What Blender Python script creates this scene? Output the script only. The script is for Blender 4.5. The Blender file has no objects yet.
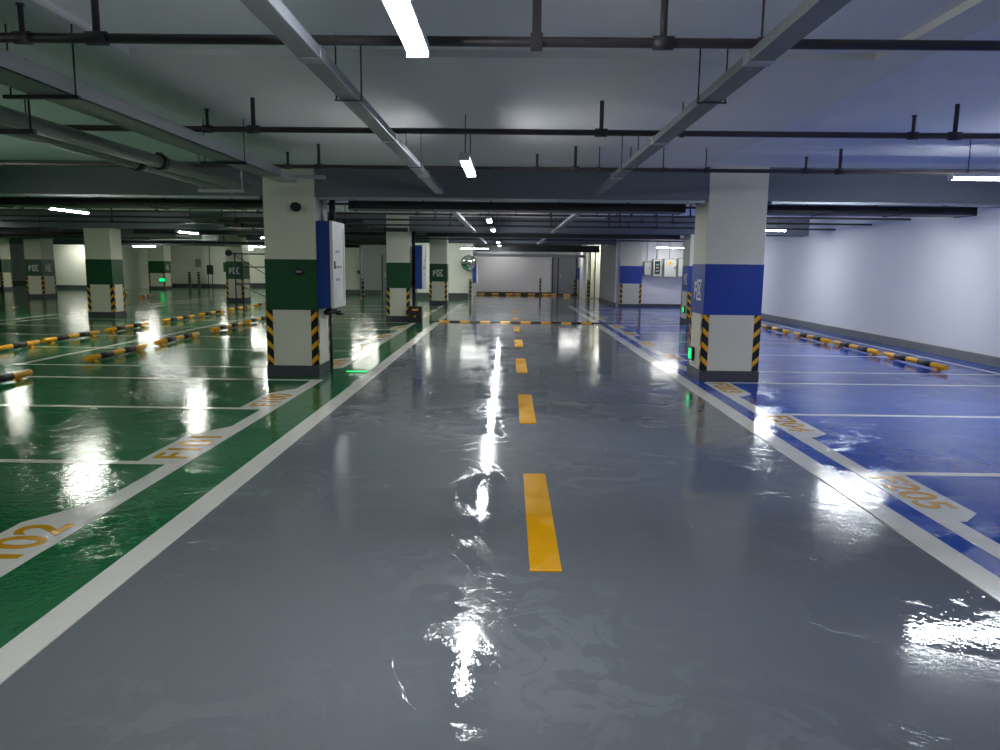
import bpy, bmesh, math, random
from mathutils import Matrix, Vector
random.seed(7)
COL = bpy.context.scene.collection
R = math.radians

# ---------------------------------------------------------------- materials
def lin(c):
    c = c / 255.0
    return c / 12.92 if c <= 0.04045 else ((c + 0.055) / 1.055) ** 2.4
def rgb(r, g, b): return (lin(r), lin(g), lin(b), 1.0)

def mat(name, col, rough=0.5, metal=0.0, spec=0.5, emit=None, strength=0.0, noise=0.0, scale=3.0, bump=0.0, bscale=40.0):
    m = bpy.data.materials.new(name); m.use_nodes = True
    nt = m.node_tree; b = nt.nodes['Principled BSDF']
    b.inputs['Base Color'].default_value = col
    b.inputs['Roughness'].default_value = rough
    b.inputs['Metallic'].default_value = metal
    b.inputs['Specular IOR Level'].default_value = spec
    if emit:
        b.inputs['Emission Color'].default_value = emit
        b.inputs['Emission Strength'].default_value = strength
    if noise or bump:
        tc = nt.nodes.new('ShaderNodeTexCoord')
    if noise:
        n = nt.nodes.new('ShaderNodeTexNoise'); n.inputs['Scale'].default_value = scale
        n.inputs['Detail'].default_value = 6
        nt.links.new(tc.outputs['Object'], n.inputs['Vector'])
        mx = nt.nodes.new('ShaderNodeMix'); mx.data_type = 'RGBA'
        mx.inputs[6].default_value = tuple(c * (1 - noise) for c in col[:3]) + (1,)
        mx.inputs[7].default_value = tuple(min(1, c * (1 + noise)) for c in col[:3]) + (1,)
        nt.links.new(n.outputs['Fac'], mx.inputs[0]); nt.links.new(mx.outputs[2], b.inputs['Base Color'])
    if bump:
        n2 = nt.nodes.new('ShaderNodeTexNoise'); n2.inputs['Scale'].default_value = bscale
        nt.links.new(tc.outputs['Object'], n2.inputs['Vector'])
        bp = nt.nodes.new('ShaderNodeBump'); bp.inputs['Strength'].default_value = bump
        bp.inputs['Distance'].default_value = 0.01
        nt.links.new(n2.outputs['Fac'], bp.inputs['Height']); nt.links.new(bp.outputs['Normal'], b.inputs['Normal'])
    return m

def wet(name, col, var=0.12, r0=0.045, r1=0.22, bumpd=0.0012, lo=0.485, hi=0.515, fine=0.00025, ps=1.3):
    """epoxy floor paint under an uneven film of water"""
    m = bpy.data.materials.new(name); m.use_nodes = True
    nt = m.node_tree; N = nt.nodes; L = nt.links; b = N['Principled BSDF']
    b.inputs['Specular IOR Level'].default_value = 0.5
    tc = N.new('ShaderNodeTexCoord')
    # puddle mask
    n = N.new('ShaderNodeTexNoise'); n.inputs['Scale'].default_value = 0.85; n.inputs['Detail'].default_value = 7
    n.inputs['Roughness'].default_value = 0.62; n.inputs['Distortion'].default_value = 1.1
    L.new(tc.outputs['Object'], n.inputs['Vector'])
    r = N.new('ShaderNodeMapRange'); r.inputs['From Min'].default_value = lo; r.inputs['From Max'].default_value = hi
    n.inputs['Scale'].default_value = ps
    L.new(n.outputs['Fac'], r.inputs['Value'])
    rr = N.new('ShaderNodeMapRange'); rr.inputs['To Min'].default_value = r0; rr.inputs['To Max'].default_value = r1
    L.new(r.outputs['Result'], rr.inputs['Value']); L.new(rr.outputs['Result'], b.inputs['Roughness'])
    # faint drying stains with crisp edges
    n3 = N.new('ShaderNodeTexNoise'); n3.inputs['Scale'].default_value = 2.6; n3.inputs['Detail'].default_value = 8
    n3.inputs['Roughness'].default_value = 0.6; n3.inputs['Distortion'].default_value = 2.0
    L.new(tc.outputs['Object'], n3.inputs['Vector'])
    r3 = N.new('ShaderNodeMapRange'); r3.inputs['From Min'].default_value = 0.50; r3.inputs['From Max'].default_value = 0.54
    L.new(n3.outputs['Fac'], r3.inputs['Value'])
    n4 = N.new('ShaderNodeTexNoise'); n4.inputs['Scale'].default_value = 0.5; n4.inputs['Detail'].default_value = 3
    L.new(tc.outputs['Object'], n4.inputs['Vector'])
    r4 = N.new('ShaderNodeMapRange'); r4.inputs['From Min'].default_value = 0.45; r4.inputs['From Max'].default_value = 0.6
    L.new(n4.outputs['Fac'], r4.inputs['Value'])
    mul = N.new('ShaderNodeMath'); mul.operation = 'MULTIPLY'
    L.new(r3.outputs['Result'], mul.inputs[0]); L.new(r4.outputs['Result'], mul.inputs[1])
    mx = N.new('ShaderNodeMix'); mx.data_type = 'RGBA'
    mx.inputs[6].default_value = tuple(c * (1 - var * 0.4) for c in col[:3]) + (1,)
    mx.inputs[7].default_value = tuple(min(1, c * (1 + var) + 0.012 * (var > 0.05)) for c in col[:3]) + (1,)
    L.new(mul.outputs[0], mx.inputs[0]); L.new(mx.outputs[2], b.inputs['Base Color'])
    # ripples, calmer in places
    mp = N.new('ShaderNodeMapping'); mp.inputs['Scale'].default_value = (1.0, 1.0, 1.0)
    L.new(tc.outputs['Object'], mp.inputs['Vector'])
    n2 = N.new('ShaderNodeTexNoise'); n2.inputs['Scale'].default_value = 5.0; n2.inputs['Detail'].default_value = 5
    n2.inputs['Roughness'].default_value = 0.55; n2.inputs['Distortion'].default_value = 0.8
    L.new(mp.outputs['Vector'], n2.inputs['Vector'])
    bp = N.new('ShaderNodeBump'); bp.inputs['Distance'].default_value = bumpd
    bs = N.new('ShaderNodeMapRange'); bs.inputs['To Min'].default_value = 0.35; bs.inputs['To Max'].default_value = 1.0
    L.new(r4.outputs['Result'], bs.inputs['Value']); L.new(bs.outputs['Result'], bp.inputs['Strength'])
    L.new(n2.outputs['Fac'], bp.inputs['Height'])
    bp2 = N.new('ShaderNodeBump'); bp2.inputs['Distance'].default_value = 0.0014; bp2.inputs['Strength'].default_value = 0.4
    L.new(r.outputs['Result'], bp2.inputs['Height']); L.new(bp.outputs['Normal'], bp2.inputs['Normal'])
    n5 = N.new('ShaderNodeTexNoise'); n5.inputs['Scale'].default_value = 24.0; n5.inputs['Detail'].default_value = 3
    L.new(tc.outputs['Object'], n5.inputs['Vector'])
    bp3 = N.new('ShaderNodeBump'); bp3.inputs['Distance'].default_value = fine; bp3.inputs['Strength'].default_value = 1.0
    L.new(n5.outputs['Fac'], bp3.inputs['Height']); L.new(bp2.outputs['Normal'], bp3.inputs['Normal'])
    L.new(bp3.outputs['Normal'], b.inputs['Normal'])
    return m

def hazard_mat(thr=0.62, yc=(232, 168, 20)):
    m = bpy.data.materials.new('hazard_tape'); m.use_nodes = True
    nt = m.node_tree; N = nt.nodes; L = nt.links; b = N['Principled BSDF']
    b.inputs['Roughness'].default_value = 0.35
    tc = N.new('ShaderNodeTexCoord'); s = N.new('ShaderNodeSeparateXYZ'); L.new(tc.outputs['Object'], s.inputs[0])
    ax = N.new('ShaderNodeMath'); ax.operation = 'ABSOLUTE'; L.new(s.outputs['X'], ax.inputs[0])
    ay = N.new('ShaderNodeMath'); ay.operation = 'ABSOLUTE'; L.new(s.outputs['Y'], ay.inputs[0])
    a = N.new('ShaderNodeMath'); a.operation = 'ADD'; L.new(ax.outputs[0], a.inputs[0]); L.new(ay.outputs[0], a.inputs[1])
    d = N.new('ShaderNodeMath'); d.operation = 'SUBTRACT'; L.new(s.outputs['Z'], d.inputs[0]); L.new(a.outputs[0], d.inputs[1])
    q = N.new('ShaderNodeMath'); q.operation = 'DIVIDE'; q.inputs[1].default_value = 0.205; L.new(d.outputs[0], q.inputs[0])
    f = N.new('ShaderNodeMath'); f.operation = 'FRACT'; L.new(q.outputs[0], f.inputs[0])
    g = N.new('ShaderNodeMath'); g.operation = 'GREATER_THAN'; g.inputs[1].default_value = thr; L.new(f.outputs[0], g.inputs[0])
    mx = N.new('ShaderNodeMix'); mx.data_type = 'RGBA'
    mx.inputs[6].default_value = rgb(24, 22, 26); mx.inputs[7].default_value = rgb(*yc)
    L.new(g.outputs[0], mx.inputs[0]); L.new(mx.outputs[2], b.inputs['Base Color'])
    return m

M = {}
M['aisle'] = wet('wet_grey_epoxy', rgb(112, 117, 121), var=0.10, r0=0.015, r1=0.115, bumpd=0.0018, fine=0.0006, ps=1.1)
M['green'] = wet('wet_green_epoxy', rgb(28, 106, 64), var=0.10, r0=0.012, r1=0.11, bumpd=0.0030, fine=0.0016)
M['blue'] = wet('wet_blue_epoxy', rgb(4, 72, 172), var=0.10, r0=0.02, r1=0.16, bumpd=0.0018, fine=0.0005)
M['line'] = wet('white_floor_paint', rgb(226, 224, 214), var=0.02, r0=0.04, r1=0.14, bumpd=0.0016)
M['yline'] = wet('yellow_floor_paint', rgb(232, 168, 8), var=0.02, r0=0.06, r1=0.25, bumpd=0.0014)
M['num'] = wet('ochre_number_paint', rgb(208, 152, 26), var=0.02, r0=0.05, r1=0.22, bumpd=0.0016)
M['ceiling'] = mat('matt_ceiling_paint', rgb(232, 233, 236), 0.9, noise=0.04, scale=0.8)
M['ceiling_g'] = mat('greyer_ceiling', rgb(222, 222, 220), 0.9, noise=0.05, scale=0.7)  # lowered slab, slightly greyer than the main ceiling
M['beam'] = mat('grey_beam_paint', rgb(112, 117, 126), 0.9, noise=0.08, scale=1.0)
M['wall'] = mat('white_wall_paint', rgb(222, 221, 226), 0.75, noise=0.03, scale=0.6)
M['wallw'] = mat('cream_wall_paint', rgb(214, 215, 204), 0.75, noise=0.03, scale=0.6)
M['walld'] = mat('grey_wall_paint', rgb(136, 140, 142), 0.8, noise=0.06, scale=0.8)
M['column'] = mat('white_column_paint', rgb(212, 210, 194), 0.6, noise=0.03, scale=2.0)
M['bandg'] = mat('green_band_paint', rgb(14, 72, 38), 0.45, noise=0.05, scale=4)
M['bandb'] = mat('blue_band_paint', rgb(4, 54, 150), 0.45, noise=0.05, scale=4)
M['skirt'] = mat('dark_grey_skirting_paint', rgb(66, 68, 74), 0.55, noise=0.15, scale=5)
M['plinth'] = mat('grey_cement_plinth', rgb(116, 118, 118), 0.55, noise=0.25, scale=3)
M['hazard'] = hazard_mat()
M['hazard_far'] = hazard_mat(0.74, (150, 146, 84))  # duller yellow puts the washed-out look of distance into the tape colour
M['black'] = mat('black_rubber', rgb(26, 24, 27), 0.5)
M['yellow'] = mat('yellow_coating', rgb(236, 170, 24), 0.4, noise=0.08, scale=8)
M['galv'] = mat('galvanised_steel', rgb(172, 178, 182), 0.38, metal=0.75, noise=0.10, scale=6)
M['trunk'] = mat('grey_painted_trunking', rgb(128, 132, 138), 0.35, metal=0.3, noise=0.05, scale=4)
M['pipe'] = mat('dark_sprinkler_pipe_paint', rgb(62, 56, 60), 0.45, noise=0.15, scale=6)
M['pipeg'] = mat('grey_green_pipe', rgb(120, 130, 124), 0.35, metal=0.4, noise=0.10, scale=5)
M['ductd'] = mat('black_duct_sheet', rgb(40, 38, 42), 0.5, noise=0.15, scale=2)
M['ductg'] = mat('grey_duct_sheet', rgb(110, 116, 118), 0.45, metal=0.3, noise=0.15, scale=2)
M['lampd'] = mat('led_tube_dim', rgb(255, 255, 255), 0.4, emit=(1.0, 1.0, 0.96, 1), strength=22)
M['housing'] = mat('white_lamp_housing', rgb(215, 215, 215), 0.5)
M['lampc'] = mat('led_tube_cool', rgb(255, 255, 255), 0.4, emit=(0.93, 0.96, 1.0, 1), strength=62)
M['lampw'] = mat('led_tube_neutral', rgb(255, 255, 255), 0.4, emit=(1.0, 0.99, 0.90, 1), strength=62)
M['lampb'] = mat('led_tube_bluish', rgb(255, 255, 255), 0.4, emit=(0.88, 0.95, 1.0, 1), strength=62)
M['cabb'] = mat('blue_cabinet_enamel', rgb(26, 58, 130), 0.35)
M['cabw'] = mat('pale_cabinet_door_enamel', rgb(205, 207, 202), 0.4)
M['print'] = mat('grey_print', rgb(120, 122, 126), 0.5)
M['white'] = mat('white_lettering', rgb(214, 216, 220), 0.5)
M['boxg'] = mat('grey_switchgear_enamel', rgb(150, 154, 150), 0.4)
M['boxl'] = mat('pale_switchgear_door', rgb(206, 208, 198), 0.4)
M['glass'] = mat('dark_window_glass', rgb(60, 66, 66), 0.08)
M['doorg'] = mat('grey_steel_door', rgb(120, 123, 132), 0.5, noise=0.05)
M['dark'] = mat('dark_metal', rgb(42, 44, 48), 0.45, metal=0.3)
M['greenled'] = mat('green_exit_light', rgb(20, 200, 110), 0.4, emit=(0.0, 0.75, 0.16, 1), strength=0.8)
M['mirror'] = mat('mirror_glass', rgb(225, 228, 230), 0.03, metal=1.0)
M['ghost'] = mat('pale_column_panel', rgb(225, 224, 205), 0.5)

# ---------------------------------------------------------------- mesh helpers
class MB:
    def __init__(s): s.bm = bmesh.new(); s.mi = 0
    def _tag(s, n0):
        for f in list(s.bm.faces)[n0:]: f.material_index = s.mi
    def box(s, x0, x1, y0, y1, z0, z1, bevel=0.0):
        n0 = len(s.bm.faces)
        r = bmesh.ops.create_cube(s.bm, size=1.0)
        for v in r['verts']:
            v.co = Vector(((x0 + x1) / 2 + v.co.x * (x1 - x0), (y0 + y1) / 2 + v.co.y * (y1 - y0), (z0 + z1) / 2 + v.co.z * (z1 - z0)))
        if bevel:
            es = list({e for v in r['verts'] for e in v.link_edges})
            bmesh.ops.bevel(s.bm, geom=es, offset=bevel, segments=2, affect='EDGES', profile=0.5)
        s._tag(n0); return s
    def poly(s, pts, z0, z1):
        n0 = len(s.bm.faces)
        a = [s.bm.verts.new((p[0], p[1], z0)) for p in pts]; b = [s.bm.verts.new((p[0], p[1], z1)) for p in pts]
        ar = sum(pts[i][0] * pts[(i + 1) % len(pts)][1] - pts[(i + 1) % len(pts)][0] * pts[i][1] for i in range(len(pts)))
        if ar < 0: a.reverse(); b.reverse()
        s.bm.faces.new(b); s.bm.faces.new(list(reversed(a)))
        k = len(pts)
        for i in range(k): s.bm.faces.new((a[i], a[(i + 1) % k], b[(i + 1) % k], b[i]))
        s._tag(n0); return s
    def tube(s, p, q, r, seg=12, r2=None):
        n0 = len(s.bm.faces)
        p, q = Vector(p), Vector(q); d = q - p
        res = bmesh.ops.create_cone(s.bm, cap_ends=True, segments=seg, radius1=r, radius2=r if r2 is None else r2, depth=d.length)
        mt = Matrix.Translation((p + q) / 2) @ d.to_track_quat('Z', 'Y').to_matrix().to_4x4()
        bmesh.ops.transform(s.bm, matrix=mt, verts=res['verts'])
        s._tag(n0)
        for f in list(s.bm.faces)[n0:]:
            if len(f.verts) == 4: f.smooth = True
        return s
    def ball(s, c, r, sc=(1, 1, 1), u=16, v=10):
        n0 = len(s.bm.faces)
        res = bmesh.ops.create_uvsphere(s.bm, u_segments=u, v_segments=v, radius=r)
        for w in res['verts']: w.co = Vector((c[0] + w.co.x * sc[0], c[1] + w.co.y * sc[1], c[2] + w.co.z * sc[2]))
        s._tag(n0)
        for f in list(s.bm.faces)[n0:]: f.smooth = True
        return s
    def build(s, name, mats, parent=None, loc=None):
        me = bpy.data.meshes.new(name); s.bm.to_mesh(me); s.bm.free()
        for m in (mats if isinstance(mats, (list, tuple)) else [mats]): me.materials.append(M[m])
        o = bpy.data.objects.new(name, me); COL.objects.link(o)
        if parent: o.parent = parent
        if loc: o.location = loc
        return o

def tag(o, label=None, cat=None, group=None, kind=None):
    if label: o['label'] = label
    if cat: o['category'] = cat
    if group: o['group'] = group
    if kind: o['kind'] = kind
    return o
def thing(name, loc, label, cat, group=None, rz=0.0):
    o = bpy.data.objects.new(name, None); COL.objects.link(o); o.location = loc; o.rotation_euler = (0, 0, rz)
    o.empty_display_size = 0.2
    return tag(o, label, cat, group)
def struct(o): o['kind'] = 'structure'; return o
def dup(o, loc=None, label=None, parent=None, group=None, rz=None):
    c = o.copy(); COL.objects.link(c); c.parent = parent
    if loc is not None: c.location = loc
    if label: c['label'] = label
    if group: c['group'] = group
    if rz is not None: c.rotation_euler = (0, 0, rz)
    for ch in list(o.children): dup(ch, parent=c)
    return c

def glyphs(txt):
    """2-D outline mesh of some text in the bundled font, unit height, origin centred"""
    cu = bpy.data.curves.new('lettering', 'FONT'); cu.body = txt; cu.size = 1.0
    cu.align_x = 'CENTER'; cu.align_y = 'CENTER'; cu.extrude = 0.01; cu.offset = 0.018
    ob = bpy.data.objects.new('lettering', cu); COL.objects.link(ob)
    bpy.context.view_layer.update()
    me = bpy.data.meshes.new_from_object(ob)
    COL.objects.unlink(ob); bpy.data.objects.remove(ob); bpy.data.curves.remove(cu)
    xs = [v.co.x for v in me.vertices]; ys = [v.co.y for v in me.vertices]
    cx, cy = (min(xs) + max(xs)) / 2, (min(ys) + max(ys)) / 2
    w, h = max(xs) - min(xs), max(ys) - min(ys)
    for v in me.vertices: v.co.x = (v.co.x - cx) / w; v.co.y = (v.co.y - cy) / h
    me.materials.clear()
    return me
def letter_obj(name, me, material, w, h, d, mtx, parent):
    m2 = me.copy()
    for v in m2.vertices: v.co = mtx @ Vector((v.co.x * w, v.co.y * h, (v.co.z / 0.01) * d))
    m2.materials.append(M[material])
    o = bpy.data.objects.new(name, m2); COL.objects.link(o); o.parent = parent
    return o

# ---------------------------------------------------------------- floor and paint
XW = 8.3
floor = struct(MB().box(-40, 9, -9, 64, -0.25, 0).build('floor', 'aisle'))
fg = struct(MB().box(-36, -2.09, -9, 60, 0.0, 0.003).build('floor_left_bays', 'green'))
fb = struct(MB().box(2.6, 8.28, -9, 31.2, 0.0, 0.003).build('floor_right_bays', 'blue'))
def stripe(name, x0, x1, y0, y1, z=0.0065, m='line'):
    return MB().box(x0, x1, y0, y1, 0.0, z).build(name, m, floor)
stripe('lane_edge_line', -2.09, -1.92, -9, 31.5)
stripe('lane_edge_line', 2.42, 2.60, -9, 31.0)
for i, (a, b) in enumerate([(-1.8, 0), (0.0, 1.9), (3.78, 5.66), (7.55, 9.3), (11.25, 12.98), (14.9, 16.4), (18.6, 20.2), (22.4, 24.0), (26.2, 27.8)]):
    if i != 1: stripe('lane_dash', 0.13, 0.30, a, b, m='yline')
# bay fronts
for a, b in [(-9, 10.30), (11.5, 20.9), (22.2, 30.5)]:
    stripe('bay_front_line', -2.72, -2.57, a, b, 0.006)
for a, b in [(-9, 10.5), (11.7, 21.0), (22.3, 30.5)]:
    stripe('bay_front_line', 2.77, 2.92, a, b, 0.006)
LY = [-1.2, 1.15, 3.45, 5.83, 8.15, 10.25, 11.5, 13.85, 16.25, 18.6, 20.9, 22.2, 24.6, 27.0, 29.4]
RY = [-1.2, 1.15, 3.45, 5.82, 8.22, 10.52, 11.7, 14.0, 16.4, 18.75, 21.0, 22.3, 24.6, 27.0, 29.4]
for y in LY:
    stripe('bay_line', -7.6, -2.65, y - 0.045, y + 0.045, 0.005)
    if y > 3: stripe('bay_line', -12.9, -7.6, y + 0.0, y + 0.09, 0.005)
for y in RY: stripe('bay_line', 2.8, 7.75, y - 0.045, y + 0.045, 0.005)
stripe('bay_back_line', -7.66, -7.56, 11.4, 31.0, 0.0055)
stripe('bay_back_line', 7.72, 7.80, -9, 31.0, 0.0055)
stripe('lane_edge_line', -13.75, -13.6, 8, 40, 0.0055)
stripe('bay_front_line', -13.0, -12.9, 8, 40, 0.0055)
# number patches (wider white fields) with bay numbers
lp = [(0, 'F102', 3.45), (1, 'F101', 5.83), (2, 'F100', 8.15), (3, 'F099', 11.5), (4, 'F098', 13.85), (5, 'F097', 16.25), (6, 'F096', 18.6), (7, 'F095', 22.2), (8, 'F094', 24.6)]
rp = [('F206', 3.45), ('F205', 5.82), ('F204', 8.22), ('F203', 10.52), ('F202', 14.0), ('F201', 16.4), ('F200', 18.75), ('F199', 21.0), ('F198', 24.6)]
for _, t, y in lp:
    MB().poly([(-2.6, y), (-2.98, y), (-2.98, y + 0.95), (-2.72, y + 1.38), (-2.6, y + 1.38)], 0, 0.0072).build('number_field', 'line', floor)
    mtx = Matrix.Translation((-2.775, y + 0.53, 0.0082)) @ Matrix.Rotation(R(90), 4, 'Z')
    letter_obj('bay_number', glyphs(t), 'num', 0.80, 0.29, 0.0012, mtx, floor)
for t, y in rp:
    MB().poly([(2.8, y), (3.13, y), (3.13, y - 0.98), (2.97, y - 1.14), (2.8, y - 1.14)], 0, 0.0072).build('number_field', 'line', floor)
    mtx = Matrix.Translation((2.945, y - 0.50, 0.0082)) @ Matrix.Rotation(R(-90), 4, 'Z')
    letter_obj('bay_number', glyphs(t), 'num', 0.78, 0.25, 0.0012, mtx, floor)

# ---------------------------------------------------------------- shell
ZC, ZD = 3.0, 2.94
struct(MB().box(-40, 9, -9, 64, ZC - 0.015, ZC + 0.3).build('ceiling', 'ceiling'))
c2 = MB()
c2.box(-3.05, 2.63, 5.12, 10.65, ZD, ZC + 0.04)
c2.box(-3.05, -2.5, -9, 5.12, ZD, ZC + 0.04); c2.box(2.35, 2.63, -9, 5.12, ZD, ZC + 0.04)
struct(c2.build('ceiling_lowered_slab', 'ceiling_g'))
struct(MB().box(-3.05, 2.63, 11.35, 60, ZD, ZC + 0.04).build('ceiling_lowered_slab', 'ceiling_g'))
for y0 in (10.66, 21.25, 31.5):
    x1 = 8.3 if y0 < 31 else 4.4
    struct(MB().box(-30, x1, y0, y0 + 0.69, 2.53, ZC + 0.04).build('trim_ceiling_beam', 'beam'))
struct(MB().box(-30, 4.4, 41.0, 41.6, 2.5, ZC + 0.04).build('trim_ceiling_beam', 'beam'))
struct(MB().box(XW, XW + 0.3, -9, 31.6, -0.2, ZC + 0.1).build('wall_right', 'wall'))
struct(MB().box(XW - 0.07, XW, -9, 31.2, 0, 0.17, 0.008).build('baseboard_right', 'plinth'))
struct(MB().box(4.42, XW, 31.2, 31.5, -0.2, ZC + 0.1).build('wall_right_end', 'wall'))
struct(MB().box(5.3, XW - 0.07, 31.16, 31.2, 0, 0.12, 0.005).build('baseboard_right_end', 'skirt'))
struct(MB().box(4.42, 4.7, 31.5, 36.8, -0.2, ZC + 0.1).build('wall_service_side', 'walld'))
struct(MB().box(4.39, 4.42, 31.2, 36.8, 0, 0.14).build('baseboard_service_side', 'skirt'))
struct(MB().box(3.9, 8.0, 38.4, 38.7, -0.2, ZC + 0.1).build('wall_lobby', 'wallw'))
struct(MB().box(3.9, 4.0, 38.7, 43.2, -0.2, ZC + 0.1).build('wall_lobby_side', 'wall'))
struct(MB().box(-1.85, 9, 43.1, 43.4, -0.2, ZC + 0.1).build('wall_back', 'wall'))
struct(MB().box(-1.85, 2.4, 43.06, 43.1, 0, 0.14).build('baseboard_back', 'skirt'))
struct(MB().box(-5.6, -1.75, 36.4, 36.7, -0.2, ZC + 0.1).build('wall_cream', 'wallw'))
struct(MB().box(-1.95, -1.85, 36.7, 43.4, -0.2, ZC + 0.1).build('wall_cream_side', 'wallw'))
struct(MB().box(-5.6, -1.95, 36.36, 36.4, 0, 0.28).build('baseboard_cream', 'skirt'))
struct(MB().box(-7.9, -5.5, 40.0, 40.3, -0.2, ZC + 0.1).build('wall_recess', 'walld'))
struct(MB().box(-9.8, -7.9, 41.0, 41.3, -0.2, ZC + 0.1).build('wall_recess_white', 'wallw'))
struct(MB().box(-9.8, -5.6, 39.94, 39.99, 0, 0.26).build('baseboard_recess', 'skirt'))
struct(MB().box(-22.5, -9.8, 50.0, 50.3, -0.2, ZC + 0.1).build('wall_far_left', 'wallw'))
struct(MB().box(-22.5, -9.8, 49.95, 50.0, 0, 0.2).build('baseboard_far_left', 'skirt'))
struct(MB().box(-10.0, -9.8, 41.0, 50.0, -0.2, ZC + 0.1).build('wall_far_left_return', 'wallw'))
struct(MB().box(-27.2, -22.4, 43.6, 43.9, -0.2, ZC + 0.1).build('wall_left_block', 'wallw'))
struct(MB().box(-27.2, -22.4, 43.55, 43.6, 0, 0.22).build('baseboard_left_block', 'skirt'))
struct(MB().box(-22.6, -22.4, 43.9, 50.0, -0.2, ZC + 0.1).build('wall_left_block_side', 'wallw'))
struct(MB().box(-36, -27.0, 51.5, 51.8, -0.2, ZC + 0.1).build('wall_left_end', 'walld'))
struct(MB().box(-36, -27.0, 51.45, 51.5, 0, 0.2).build('baseboard_left_end', 'skirt'))
struct(MB().box(-36.3, -36, -9, 52, -0.2, ZC + 0.1).build('wall_left', 'wallw'))
struct(MB().box(-36, 8.6, -9.3, -9, -0.2, ZC + 0.1).build('wall_behind', 'wallw'))

# doors in the far distance
def door(n, x0, x1, y, z1, leaf_x, handle_x):
    d = struct(MB().box(x0, x1, y - 0.05, y, 0, z1).build('door_%d' % n, 'doorg'))
    f = MB(); f.box(x0 - 0.06, x0, y - 0.08, y, 0, z1 + 0.06); f.box(x1, x1 + 0.06, y - 0.08, y, 0, z1 + 0.06); f.box(x0 - 0.06, x1 + 0.06, y - 0.08, y, z1, z1 + 0.06)
    f.build('door_frame', 'doorg' if n > 1 else 'dark', d)
    MB().box(leaf_x - 0.03, leaf_x + 0.03, y - 0.09, y - 0.04, 0, z1).build('door_meeting_strip', 'dark', d)
    MB().box(handle_x - 0.02, handle_x + 0.02, y - 0.12, y - 0.05, 0.95, 1.2).build('door_handle', 'galv', d)
    return d
door(1, 2.5, 3.8, 43.06, 2.15, 2.78, 2.9)
door(2, -6.7, -5.75, 39.98, 2.1, -6.7, -6.55)
# pale lobby panels
d3 = struct(MB().box(4.08, 4.85, 38.32, 38.39, 0.05, 2.6).build('door_3', 'ghost'))
s = MB()
for x in (4.10, 4.34, 4.62, 4.86): s.box(x - 0.02, x + 0.02, 38.28, 38.33, 0.05, 2.6)
s.build('door_seam', 'dark', d3)

# ---------------------------------------------------------------- columns
ZB0, ZB1 = 0.95, 1.66
TXT = glyphs('F\u533a')
def column(x, y, w, d, band, label, front=False, aisle=0, base=0.155, group=None):
    t = thing('column', (x, y, 0), label, 'column', group)
    hw, hd = w / 2, d / 2
    s = MB(); s.box(-hw, hw, -hd, hd, 0.003, ZC + 0.035, 0.006); s.build('shaft', 'column', t)
    s = MB(); e = 0.004
    s.box(-hw - e, hw + e, -hd - e, hd + e, ZB0, ZB1); s.build('painted_band', band, t)
    s = MB(); e = 0.018
    s.box(-hw - e, hw + e, -hd - e, hd + e, 0.003, base, 0.004); s.build('skirting', 'skirt', t)
    e = 0.007; g = 0.095
    for sx in (-1, 1):
        for sy in (-1, 1):
            s = MB()
            X = sx * (hw + e); Y = sy * (hd + e)
            s.box(min(X, X - sx * g), max(X, X - sx * g), min(Y, Y - sy * 0.012), max(Y, Y - sy * 0.012), base, ZB0)
            s.box(min(X, X - sx * 0.012), max(X, X - sx * 0.012), min(Y, Y - sy * g), max(Y, Y - sy * g), base, ZB0)
            s.build('corner_guard', 'hazard', t)
    if front:
        mt = Matrix.Translation((0, -hd - 0.006, 1.29)) @ Matrix.Rotation(R(90), 4, 'X')
        letter_obj('zone_lettering', TXT, 'white', 0.42 * w / 0.7, 0.27, 0.002, mt, t)
    if aisle:
        mt = Matrix.Translation((aisle * (hw + 0.006), -0.02, 1.29)) @ Matrix.Rotation(R(90 * aisle), 4, 'Z') @ Matrix.Rotation(R(90), 4, 'X')
        letter_obj('zone_lettering', TXT, 'white', 0.40, 0.30, 0.002, mt, t)
    return t
cl1 = column(-3.08, 11.01, 0.72, 0.74, 'bandg', 'nearest green-banded column left of the aisle, carrying the large fire cabinet')
cr1 = column(3.155, 11.01, 0.81, 0.74, 'bandb', 'nearest blue-banded column right of the aisle, with a green exit light', aisle=-1)
column(-3.12, 21.56, 0.64, 0.72, 'bandg', 'green-banded column left of the aisle, second along, with a black box at its foot', base=0.17)
column(-2.87, 31.0, 0.70, 0.74, 'bandg', 'farthest green-banded column left of the aisle, lettered in white on its front', front=True, base=0.17)
column(-11.66, 21.70, 0.74, 0.62, 'bandg', 'wide green-banded column without lettering on its front, left of the fire cabinet column', base=0.17)
column(-11.28, 31.35, 0.70, 0.80, 'bandg', 'green-banded column lettered in white, standing just left of the scaffold tower', front=True, base=0.17)
column(-20.45, 32.8, 0.74, 0.90, 'bandg', 'green-banded column at the far left lettered on both visible faces', front=True, aisle=1, base=0.17)
column(-21.05, 45.4, 0.95, 0.9, 'bandg', 'distant wide green-banded column with a green light near its foot', aisle=1, base=0.17)
column(-27.55, 40.6, 0.8, 0.8, 'bandg', 'green-banded column cut by the left edge of the photo', base=0.17)
column(5.40, 21.7, 0.70, 0.80, 'bandb', 'blue-banded column half hidden behind the nearest blue one, with a green light', aisle=-1, base=0.17)
column(4.97, 31.0, 0.86, 0.36, 'bandb', 'blue-banded column against the end wall beside the switch boxes', base=0.12)

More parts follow.
